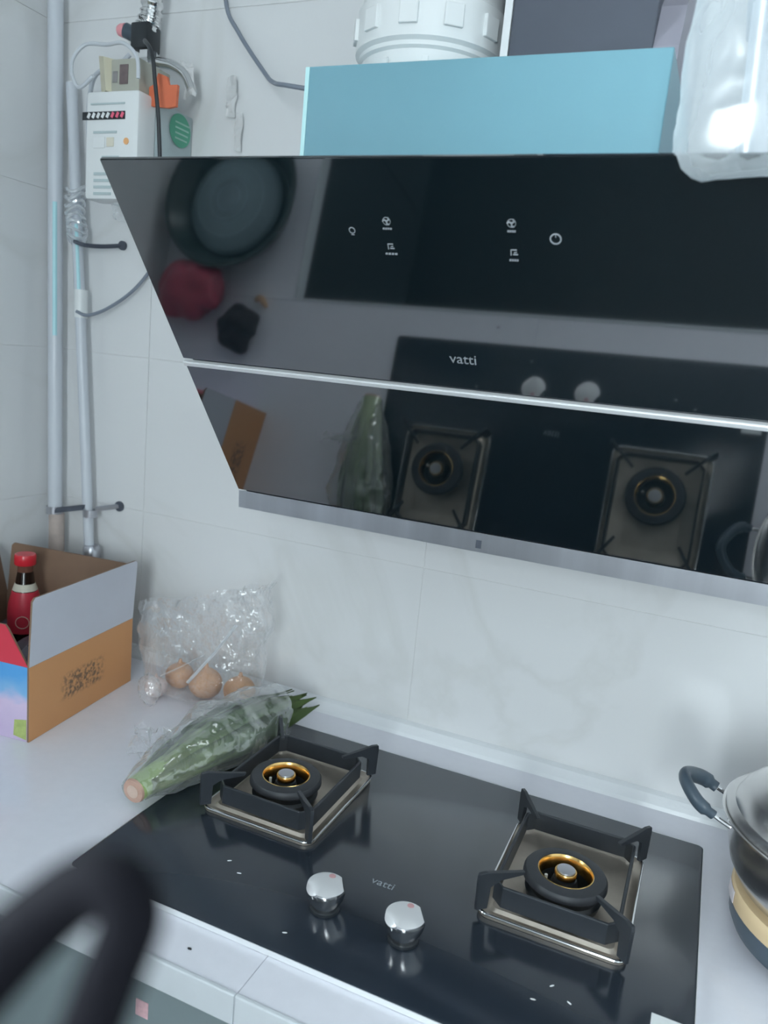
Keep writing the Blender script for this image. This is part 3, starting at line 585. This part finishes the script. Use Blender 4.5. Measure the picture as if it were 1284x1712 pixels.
# flaps (upright, slightly splayed)
def flap(name, a, b, out, h, lean, inn, M, s0=0, s1=0):
    q = BM(); a, b = Vector(a), Vector(b); d = (b-a).normalized(); tv = zz*h+out*lean
    n = 6; cols = []
    P = [a+zz*(Hc+.0003), b+zz*(Hc+.0003), b-d*s1+tv+zz*Hc, a+d*s0+tv+zz*Hc]
    P = [P[0], P[1], P[2]-zz*.006, P[2]-d*.006, P[3]+d*.006, P[3]-zz*.006]
    vs = [q.verts.new(p) for p in P]; vi = [q.verts.new(p+inn*th) for p in P]; nP = len(P)
    q.faces.new(vs); q.faces.new(vi[::-1])
    for k in range(nP): q.faces.new((vs[k], vi[k], vi[(k+1) % nP], vs[(k+1) % nP]))
    q.faces.ensure_lookup_table()
    for f in q.faces[1:]: f.material_index = 1
    return obj(name, q, [M, KRAFT], ct2)
o = flap('flap', FR, BR, -ex, .118, .004, ex, GREYB, .002, -.004); o['label'] = 'plain grey-white raised flap'
flap('flap', BR+ex*.005, BL-ex*.005, ey, .106, .010, -ey, KRAFT, .002, .002)
flap('flap', BL, FL, ex, .10, .02, -ex, KRAFT, .004, .004)
o = flap('flap', FL+ex*-.004, FR+ex*.002, ey, .060, .012, ey, RED, .02, .05); o['label'] = 'red front flap folded inwards'
q = poly(BM(), [FR+ex*.0045-ey*.0006+zz*.004, FR+ex*.030-ey*.0006+zz*.008, FR+ex*.028-ey*.0006+zz*.036, FR+ex*.0045-ey*.0006+zz*.040], ey*.0005); obj('printed_emblem', q, mat('yellow_green_print', (.42, .50, .16), .5, var=.5, scale=60), ct2)
# bottles
def bottle(loc, lab, lean=(0, 0), top=.238):
    t = thing('sauce_bottle', lab, 'bottle', loc); k = top/.24
    P = lambda a: [(r, z*k) for r, z in a]
    obj('bottle_glass', lathe(BM(), P([(0, .0), (.029, 0), (.031, .004), (.031, .125), (.0295, .14), (.024, .160), (.0185, .178), (.0155, .20), (.0145, .205), (0, .205)]), loc, 32), SAUCE, t, smooth=True)
    obj('neck', lathe(BM(), P([(0, .2052), (.0145, .2052), (.0140, .215), (.0140, .2185), (0, .2185)]), loc, 28), GLASSB, t, smooth=True)
    lb = obj('label', lathe(BM(), P([(.0316, .085), (.0320, .086), (.0320, .124), (.0302, .141), (.0240, .166), (.0232, .1665), (.0297, .139), (.0314, .124)]), loc, 32, close=True), RED, t, smooth=True); lb['label'] = 'red paper label with a pale ring emblem'
    obj('neck_label', lathe(BM(), P([(.0228, .168), (.0232, .168), (.0186, .1815), (.0182, .1815)]), loc, 28, close=True), CREAM, t, smooth=True)
    obj('cap', lathe(BM(), P([(0, .219), (.0190, .219), (.0200, .221), (.0200, .236), (.0185, .240), (0, .240)]), loc, 32), REDCAP, t, smooth=True)
    q = BM(); c0 = Vector(loc)+Vector((.0205, -.0255, .110*k)); u = Vector((.78, .62, 0)); rr = .012
    tube(q, [c0+u*(rr*math.cos(2*PI*i/20))+zz*(rr*math.sin(2*PI*i/20))+Vector((.001-.0038*abs(math.cos(2*PI*i/20))*0, -.001, 0)) for i in range(21)], .0006, 5); obj('emblem', q, CREAM, lb)
    return t
bottle((-.520, -.200, .0045), 'dark sauce bottle with a red cap and red label standing in the carton')
bottle((-.545, -.315, .0045), 'second red-capped sauce bottle at the left edge of the photo, mostly hidden in the carton', top=.205)
# crumpled grey film in the carton
q = BM(); g_ = []
for j in range(15):
    row = []
    for i in range(15):
        p = FR+ex*(.012+.27*i/14)+ey*(.012+.262*j/14); h = .085+.05*noise.noise(p*22)+.02*noise.noise(p*70+Vector((3, 0, 0)))
        for bc in ((-.520, -.200), (-.545, -.315)):
            dd = math.hypot(p.x-bc[0], p.y-bc[1]); h = min(h, .01+max(0, dd-.04)*3) if dd < .06 else h
        row.append(q.verts.new(p+zz*max(.012, h)))
    g_.append(row)
for j in range(14):
    for i in range(14): q.faces.new((g_[j][i], g_[j][i+1], g_[j+1][i+1], g_[j+1][i]))
bmesh.ops.holes_fill(q, edges=[])
q_faces = [f for f in q.faces if min(math.hypot(f.calc_center_median().x-bx_, f.calc_center_median().y-by_) for bx_, by_ in ((-.520, -.200), (-.545, -.315))) < .042]
bmesh.ops.delete(q, geom=q_faces, context='FACES')
tag(obj('wrapping_film', q, mat('dark_film', (.13, .12, .15), .2, var=.5, scale=25), smooth=True), 'crumpled dark grey plastic film lining the inside of the carton', 'plastic film')

# ---------------- onions, garlic, clear bag ----------------
def onion(c, r, M, lab, name='onion', sq=.9):
    t = thing(name, lab, name, (c[0], c[1], .0005 if c[2] is None else c[2])); z0 = t.location.z
    pr = [(r*math.sin(PI*k/14)*(1 if k < 9 else 1), z0+r*sq*(1-math.cos(PI*k/14))) for k in range(0, 13)]+[(r*.16, z0+r*sq*2.05), (r*.08, z0+r*sq*2.35), (0, z0+r*sq*2.37)]
    q = BM(); lathe(q, pr, (c[0], c[1], 0), 24)
    for v in q.verts: v.co += noise.noise_vector(v.co*40)*.0015+Vector((0, 0, .0012))
    obj('bulb', q, M, t, smooth=True)
onion((-.090, -.085, None), .031, ONION, 'brown onion furthest right in the clear bag')
onion((-.160, -.098, None), .033, ONION, 'brown onion in the middle of the clear bag')
onion((-.228, -.088, None), .028, ONION, 'small brown onion left in the clear bag, behind the garlic')
onion((-.238, -.148, None), .022, GARLIC, 'pale garlic bulb at the front left of the clear bag', 'garlic')
random.seed(3)
q = BM(); rings = []; NZ, NA = 26, 64
for j in range(NZ+1):
    v = j/NZ; cx = -.168-.004*v+.004*math.sin(v*5); cy = -.108+.018*v; rx = (.124+.030*v) if v > .12 else .124*(v/.12)**.4*1.0; ry = (.068-.012*v) if v > .1 else .068*max(v/.1, .05)**.4
    ring = []
    for k in range(NA):
        a = 2*PI*k/NA; ca, sa = math.cos(a), math.sin(a); top = .205+.052*ca-.01*sa
        z = .003+v*top
        p = Vector((cx+rx*ca, cy+ry*sa, z)); amp = .004+.016*v*v
        d = noise.noise_vector(p*16+Vector((5, 1, 2)))*amp*1.2+noise.noise_vector(p*45)*amp*.7
        p += Vector((d.x, d.y*.8, d.z*(.6 if v > .9 else .1)))
        p.y = min(p.y, -.006); p.z = max(p.z, .0018)
        ring.append(q.verts.new(p))
    rings.append(ring)
for a_, b_ in zip(rings, rings[1:]):
    for k in range(NA): q.faces.new((a_[k], a_[(k+1) % NA], b_[(k+1) % NA], b_[k]))
q.faces.new(rings[0][::-1])
bag = thing('plastic_bag', 'clear crinkled plastic bag standing against the wall with onions inside', 'bag', (-.155, -.10, .001))
obj('film', q, FILM, bag, smooth='all')
q = BM(); tube(q, [(-.066, -.150, .185), (-.10, -.157, .13), (-.150, -.170, .060)], .0032, 6, flat=.5); obj('crease', q, film('crease_film', base=.55, edge=.9, dif=.7), bag, smooth=True)
q = BM(); tube(q, [(-.12, -.165, .12), (-.17, -.17, .085), (-.215, -.165, .055)], .0016, 6, flat=.5); obj('crease', q, FILM2, bag, smooth=True)
q = BM()
bmesh.ops.create_icosphere(q, subdivisions=3, radius=.024)
for v in q.verts: v.co = Vector((v.co.x*.95-.212, v.co.y*.7-.198, v.co.z*1.25+.040))+noise.noise_vector(v.co*90)*.006
obj('knot', q, film('knot_film', base=.22, edge=.7, dif=.5, bscale=60), bag, smooth='all')

# ---------------- leeks in film ----------------
LEAFG_ = leafgrad()
lk = thing('leek', 'thick green leek with a cut pinkish root end, wrapped in film beside the left burner', 'leek', (-.01, -.30, .009))
B0 = Vector((-.021, -.462, .031)); 
def axis_pt(t): return Vector((-.021+.012*t+.045*t*t, -.462+.405*t, .031+.006*math.sin(t*PI)+.004*t))
q = BM(); pts = [axis_pt(t/12*.42) for t in range(13)]; tube(q, pts, [.0185+.003*math.sin(k/12*PI/2)-(0 if k < 9 else (k-8)*.003) for k in range(13)], 20); obj('stem', q, LEAFP, lk, smooth=True)
d0 = (axis_pt(.02)-axis_pt(0)).normalized()
q = BM(); tube(q, [B0-d0*.004, B0-d0*.0005], [.0175, .0188], 24); o = obj('root_end', q, BUTT, lk, smooth=True); o['label'] = 'cut pinkish-brown end'
q = BM(); tube(q, [B0-d0*.0052, B0-d0*.0042], .010, 20); obj('core', q, BUTTW, o, smooth=True)
for k in range(26):
    a = 2*PI*k/26*1.0+rnd.uniform(-.2, .2); L0 = rnd.uniform(.03, .12); L1 = rnd.uniform(.80, 1.0); sp_ = rnd.uniform(.75, 1.05); wd = rnd.uniform(.012, .019); q = BM(); rows = []
    n = 18
    for i in range(n+1):
        t = L0+(L1-L0)*i/n; c0 = axis_pt(t); u = i/n; rr = .0195+.030*math.sin(min(1, u*1.6)*PI/2)*sp_-.014*max(0, u-.6)*2.5
        off = Vector((math.cos(a), 0, math.sin(a)*(.62 if math.sin(a) > 0 else .50)))*rr
        nrm = off.normalized() if off.length > 0 else zz; side = Vector((0, 1, 0)).cross(nrm).normalized()
        w_ = wd*(.75+.6*math.sin(u*PI*.8))*(1 if u < .7 else max(.06, (1-u)/.3)); sag = .002*math.sin(i*.9+k)
        c1 = c0+off+nrm*sag
        row = [c1-side*w_-nrm*w_*.25, c1-side*w_*.5+nrm*.0005, c1-nrm*.0015, c1+side*w_*.5+nrm*.0005, c1+side*w_-nrm*w_*.25]
        for p in row:
            if p.z < .0105: p.z = .0105+rnd.uniform(0, .001)
            lim = .056 if -.44 < p.y < -.19 else .2
            if p.x > lim: p.x = lim
        rows.append([q.verts.new(p) for p in row])
    for r0_, r1_ in zip(rows, rows[1:]):
        for j in range(4): q.faces.new((r0_[j], r0_[j+1], r1_[j+1], r1_[j]))
    bmesh.ops.solidify(q, geom=q.faces[:], thickness=.0006)
    obj('leaf', q, LEAFG_ if k % 6 else LEAFP, lk, smooth='all')
q = BM(); rings = []; NZ, NA = 40, 40
for j in range(NZ+1):
    t = -.002+.78*j/NZ; c0 = axis_pt(t); rr = .0225+.040*math.sin(min(1, t*1.8)*PI/2); ring = []
    for k in range(NA):
        a = 2*PI*k/NA; p = c0+Vector((math.cos(a)*rr*1.08, 0, math.sin(a)*rr*.82)); am = .003+.008*min(1, t*2)
        p += noise.noise_vector(p*24+Vector((9, 0, 0)))*am+noise.noise_vector(p*70)*am*.4
        p.z = max(p.z, .0092); p.x = min(p.x, .0605) if t < .8 else p.x
        ring.append(q.verts.new(p))
    rings.append(ring)
for a_, b_ in zip(rings, rings[1:]):
    for k in range(NA): q.faces.new((a_[k], a_[(k+1) % NA], b_[(k+1) % NA], b_[k]))
pf = thing('plastic_film', 'clear film sleeve wrapped around the green leek', 'plastic film', (-.01, -.30, .0095))
obj('sleeve', q, FILM2, pf, smooth='all')
q = BM(); crumple(q, -.125, -.050, .012, .080, -.365, 10, 10, .020, 12, .03); obj('loose_corner', q, FILM, pf, smooth='all')

# ---------------- pot on its electric base ----------------
PX, PY = .912, -.262
bs = thing('electric_base', 'black round electric cooker base with a tan band under the steel pot', 'cooker base', (PX, PY, 0))
obj('base_body', lathe(BM(), [(0, .010), (.112, .010), (.124, .015), (.130, .028), (.1315, .0455), (0, .0455)], (PX, PY, 0), 64), GREYP, bs, smooth=True)
o = obj('band', lathe(BM(), [(0, .0457), (.1315, .0457), (.1325, .048), (.1325, .065), (.130, .068), (0, .068)], (PX, PY, 0), 64), TAN, bs, smooth=True); o['label'] = 'tan plastic band'
for a in (200, 245, 300, 20, 110): obj('foot', lathe(BM(), [(0, .0005), (.007, .0005), (.008, .010), (0, .010)], (PX+.105*math.cos(math.radians(a)), PY+.105*math.sin(math.radians(a)), 0), 14), BLACKP, bs, smooth=True)
a = math.radians(186); q = BM()
rr = .1332; L_ = [[(PX+r*math.cos(a+u), PY+r*math.sin(a+u), z) for r, z in ((rr, .049), (rr+.0006, .049), (rr+.0006, .065), (rr, .065))] for u in [k*.04-.14 for k in range(8)]]
loft(q, L_, caps=(True, True)); o = obj('sticker', q, mat('white_red_sticker', (.78, .72, .74), .5, var=.2, scale=60), bs); o['label'] = 'small white sticker'
pot = thing('cooking_pot', 'stainless steel pot with a dark loop handle at the right edge', 'pot', (PX, PY, .0685))
obj('pot_body', lathe(BM(), [(0, .0687), (.112, .0687), (.128, .078), (.142, .102), (.149, .130), (.152, .152), (.153, .162), (.161, .164), (.161, .1665), (.147, .1665), (.144, .150), (.13, .095), (.10, .080), (0, .080)], (PX, PY, 0), 80), POTM, pot, smooth=True)
def handle(sgn):
    base = Vector((PX, PY, .150)); q = BM(); r0_ = .153
    A = math.radians(180-17 if sgn < 0 else 17); Bn = math.radians(180+13 if sgn < 0 else -13)
    pa = base+Vector((r0_*math.cos(A), r0_*math.sin(A), 0)); pb = base+Vector((r0_*math.cos(Bn), r0_*math.sin(Bn), 0))
    out = Vector((sgn, .0, .0)); up_ = Vector((0, 0, 1))
    path = spline([pa, pa+out*.018+up_*.008, pa+out*.042+up_*.020+Vector((0, -.004, 0)), (pa+pb)/2+out*.062+up_*.032, pb+out*.042+up_*.020+Vector((0, .004, 0)), pb+out*.018+up_*.008, pb], 7)
    n = len(path); h = obj('handle', tube(BM(), path[8:n-8], [.0105 if 2 < i < n-19 else .0075 for i in range(n-16)], 14, flat=.75), GREYP, pot, smooth=True); h['label'] = 'slate-grey loop handle'
    obj('handle_wire', tube(BM(), path[0:10], .0028, 8), CHROME, pot, smooth=True); obj('handle_wire', tube(BM(), path[n-10:], .0028, 8), CHROME, pot, smooth=True)
handle(-1); handle(1)
lid = thing('pot_lid', 'domed stainless steel lid on the pot', 'lid', (PX, PY, .167))
obj('lid_dome', lathe(BM(), [(.157, .1672), (.1575, .1700), (.154, .1735), (.147, .1755), (.143, .182), (.134, .194), (.130, .195), (.105, .210), (.07, .223), (.03, .230), (0, .231), (0, .228), (.07, .220), (.126, .194), (.144, .172), (.150, .1672)], (PX, PY, 0), 80), POTM, lid, smooth=True)
obj('lid_knob', lathe(BM(), [(0, .2312), (.012, .2305), (.010, .242), (.020, .250), (.022, .258), (.012, .264), (0, .265)], (PX, PY, 0), 30), GREYP, lid, smooth=True)

# ---------------- bagged tubs on top of the hood ----------------
def tub(x0, x1, y0, y1, z0, z1, lab):
    t = thing('food_tub', lab, 'food container', ((x0+x1)/2, (y0+y1)/2, z0))
    def L(i, z, r=.016): return [(x, y, z) for x, y in rrect(x0+i, x1-i, y0+i, y1-i, r)]
    q = BM(); loft(q, [L(.010, z0), L(.007, z0+.003), L(0, z1-.012)], caps=(True, False)); obj('tub_body', q, TUB, t, smooth=True)
    q = BM(); loft(q, [L(-.004, z1-.0115), L(-.005, z1-.004), L(-.003, z1), L(.008, z1), L(.010, z1-.003)], caps=(True, True)); obj('tub_lid', q, TUB, t, smooth=True)
tz = T.z+.0045
tub(.634, .800, -.500, -.395, tz, tz+.145, 'clear rectangular food tub inside the milky bag on the hood')
tub(.645, .790, -.494, -.400, tz+.1455, tz+.23, 'second clear food tub stacked above the first in the milky bag')
b_ = thing('carrier_bag', 'milky translucent plastic bag of tubs drooping over the hood top right', 'bag', (.70, -.47, tz))
q = BM(); rings = []; NA = 60; EZ = T.z+.0035
def bagpt(a, v):
    ca, sa = math.cos(a), math.sin(a); f = min(1, max(0, -sa+.12)*2.2)
    bxr, byr, cx0, cy0 = .135, .085, .722, -.447
    if v < .25:                               # flat on the hood top
        u = v/.25; return Vector((cx0+ca*bxr*u, max(cy0+sa*byr*u, -.532), EZ))
    if v < .5:                                # slack fold sagging over the glass edge
        s_ = (v-.25)/.25; x = cx0+ca*bxr*(1+.02*math.sin(s_*PI/2)); y0 = max(cy0+sa*byr, -.532)
        return Vector((x, y0-(.062*math.sin(s_*PI*.62)+.006*s_)*f, EZ-.033*f*math.sin(min(1, s_*1.25)*PI)+.034*s_*s_))
    s_ = (v-.5)/.5; k_ = 1-.32*s_**1.4+.05*math.sin(s_*PI); y0 = max(cy0+sa*byr, -.532)-.064*f
    return Vector((cx0+ca*bxr*1.02*k_, cy0+(y0-cy0)*(1-.22*s_), EZ+.034+.24*s_))
NV = 44
for j in range(NV+1):
    v = j/NV; ring = []
    for k in range(NA):
        a = 2*PI*k/NA; p = bagpt(a, max(v, .02)); am = .0 if v < .27 else (.004+.007*min(1, (v-.27)*2))
        d = noise.noise_vector(p*14+Vector((2, 7, 1)))*am+noise.noise_vector(p*42)*am*.45; p += d
        if p.y > -.5377: p.z = max(p.z, T.z+.002)
        else: p.y = min(p.y, -.541+max(0, T.z-p.z)*.0)
        ring.append(q.verts.new(p))
    rings.append(ring)
for a_, c_ in zip(rings, rings[1:]):
    for k in range(NA): q.faces.new((a_[k], a_[(k+1) % NA], c_[(k+1) % NA], c_[k]))
obj('bag_film', q, MILK, b_, smooth='all')

# ---------------- things on the side counter (seen mirrored in the hood glass) ----------------
bw = thing('basin', 'dark green round basin on the side counter, mirrored in the hood glass', 'basin', (-.455, -.885, 0))
obj('basin_body', lathe(BM(), [(0, .0008), (.11, .0008), (.13, .01), (.168, .075), (.175, .078), (.175, .082), (.165, .081), (.126, .015), (0, .008)], (-.455, -.885, 0), 56), mat('dark_green_plastic', (.03, .055, .055), .3), bw, smooth=True)
cl = thing('ribbed_lid', 'blue-grey ribbed round lid lying in the dark basin, mirrored in the hood', 'lid', (-.470, -.885, .024))
LC = (-.470, -.885, 0)
q = BM(); lathe(q, [(0, .058), (.05, .056), (.09, .048), (.118, .034), (.124, .026), (.124, .024), (.116, .028), (.09, .044), (0, .054)], LC, 64)
obj('lid_shell', q, mat('blue_grey_plastic', (.22, .30, .34), .45), cl, smooth=True)
q = BM()
for k in range(90):
    a = 2*PI*k/90; tube(q, [(LC[0]+r*math.cos(a), LC[1]+r*math.sin(a), z+.0006) for r, z in ((.055, .0552), (.09, .048), (.118, .034))], .0012, 4)
for r_, z_ in ((.03, .0572), (.05, .056), (.088, .0487)): tube(q, [(LC[0]+r_*math.cos(2*PI*k/40), LC[1]+r_*math.sin(2*PI*k/40), z_+.0006) for k in range(41)], .0015, 4)
tag(obj('ribs', q, mat('blue_grey_rib', (.38, .50, .54), .4), cl), kind='stuff')
q = BM(); bmesh.ops.create_icosphere(q, subdivisions=4, radius=1)
for v in q.verts:
    n_ = v.co.copy(); v.co = Vector((-.535+n_.x*.092, -.665+n_.y*.075, .047+n_.z*.045)); v.co += noise.noise_vector(v.co*22)*.016; v.co.z = max(v.co.z, .0006)
tag(obj('red_bag', q, mat('red_plastic_bag', (.40, .05, .09), .3, bump=.5, bscale=40), smooth='all'), 'crumpled red plastic bag on the side counter, mirrored in the hood glass', 'bag')
q = BM(); bmesh.ops.create_icosphere(q, subdivisions=4, radius=1)
for v in q.verts:
    n_ = v.co.copy(); v.co = Vector((-.395+n_.x*.050, -.590+n_.y*.055, .026+n_.z*.025)); v.co += noise.noise_vector(v.co*30)*.014; v.co.z = max(v.co.z, .0006)
tag(obj('dark_cloth', q, mat('dark_cloth', (.03, .025, .03), .9), smooth='all'), 'dark crumpled cloth on the counter corner, mirrored in the hood glass', 'cloth')
q = BM(); tube(q, spline([(-.375, -.662, .008), (-.362, -.668, .011), (-.347, -.655, .010), (-.342, -.647, .008)], 4), [.005, .006, .007, .0075, .008, .008, .008, .0075, .007, .006, .0055, .005, .004], 10)
tag(obj('ginger_piece', q, mat('tan_root', (.60, .36, .20), .6, var=.2, scale=60), smooth=True), 'small tan ginger piece by the dark cloth, mirrored in the hood glass', 'ginger')
# white card lying at the front of the hob
tag(obj('paper_card', bx(.706, .74, -.505, -.4825, HZ+.0004, HZ+.0012, bev=.0003), WPLA), 'white paper corner lying on the front right of the hob glass', 'paper')
q = BM()
for x, y, a in ((.30, -.578, .4), (.60, -.50, .8), (.622, -.515, -.5), (.585, -.53, .2), (.17, -.50, .6), (.195, -.515, .3)):
    c = Matrix.Translation((x, y, HZ+.0011)) @ Matrix.Rotation(a, 4, 'Z') @ Matrix.Diagonal((.0035, .0010, .0008, 1)); bmesh.ops.create_icosphere(q, subdivisions=1, radius=1, matrix=c)
tag(obj('crumbs', q, WPLA), 'scattered white crumbs on the black hob glass', 'crumbs', kind='stuff')
q = BM(); bmesh.ops.create_icosphere(q, subdivisions=1, radius=1, matrix=Matrix.Translation((.215, -.645, .0009)) @ Matrix.Diagonal((.0035, .0018, .0009, 1)))
tag(obj('crumb', q, BLACKP), 'dark crumb on the white counter strip in front of the hob', 'crumb')
# ---------------- blurred cord loop close to the lens ----------------
q = BM()
LP = [(0.5575, -1.2243, 0.5488), (0.5641, -1.2202, 0.5605), (0.5723, -1.2163, 0.5729), (0.5809, -1.2126, 0.5838), (0.5885, -1.2115, 0.59), (0.5937, -1.2115, 0.5903), (0.5959, -1.2126, 0.5862), (0.5947, -1.2146, 0.5791), (0.5931, -1.2172, 0.5703), (0.5903, -1.2184, 0.56), ]
sp_ = spline(LP, 8); n_ = len(sp_)
tube(q, sp_, [.0078-.0026*min(1, k/(n_*.45)) for k in range(n_)], 16)
tag(obj('cord_loop', q, CORD, smooth='all'), 'blurred black cord loop close to the lens at the bottom left', 'cord')
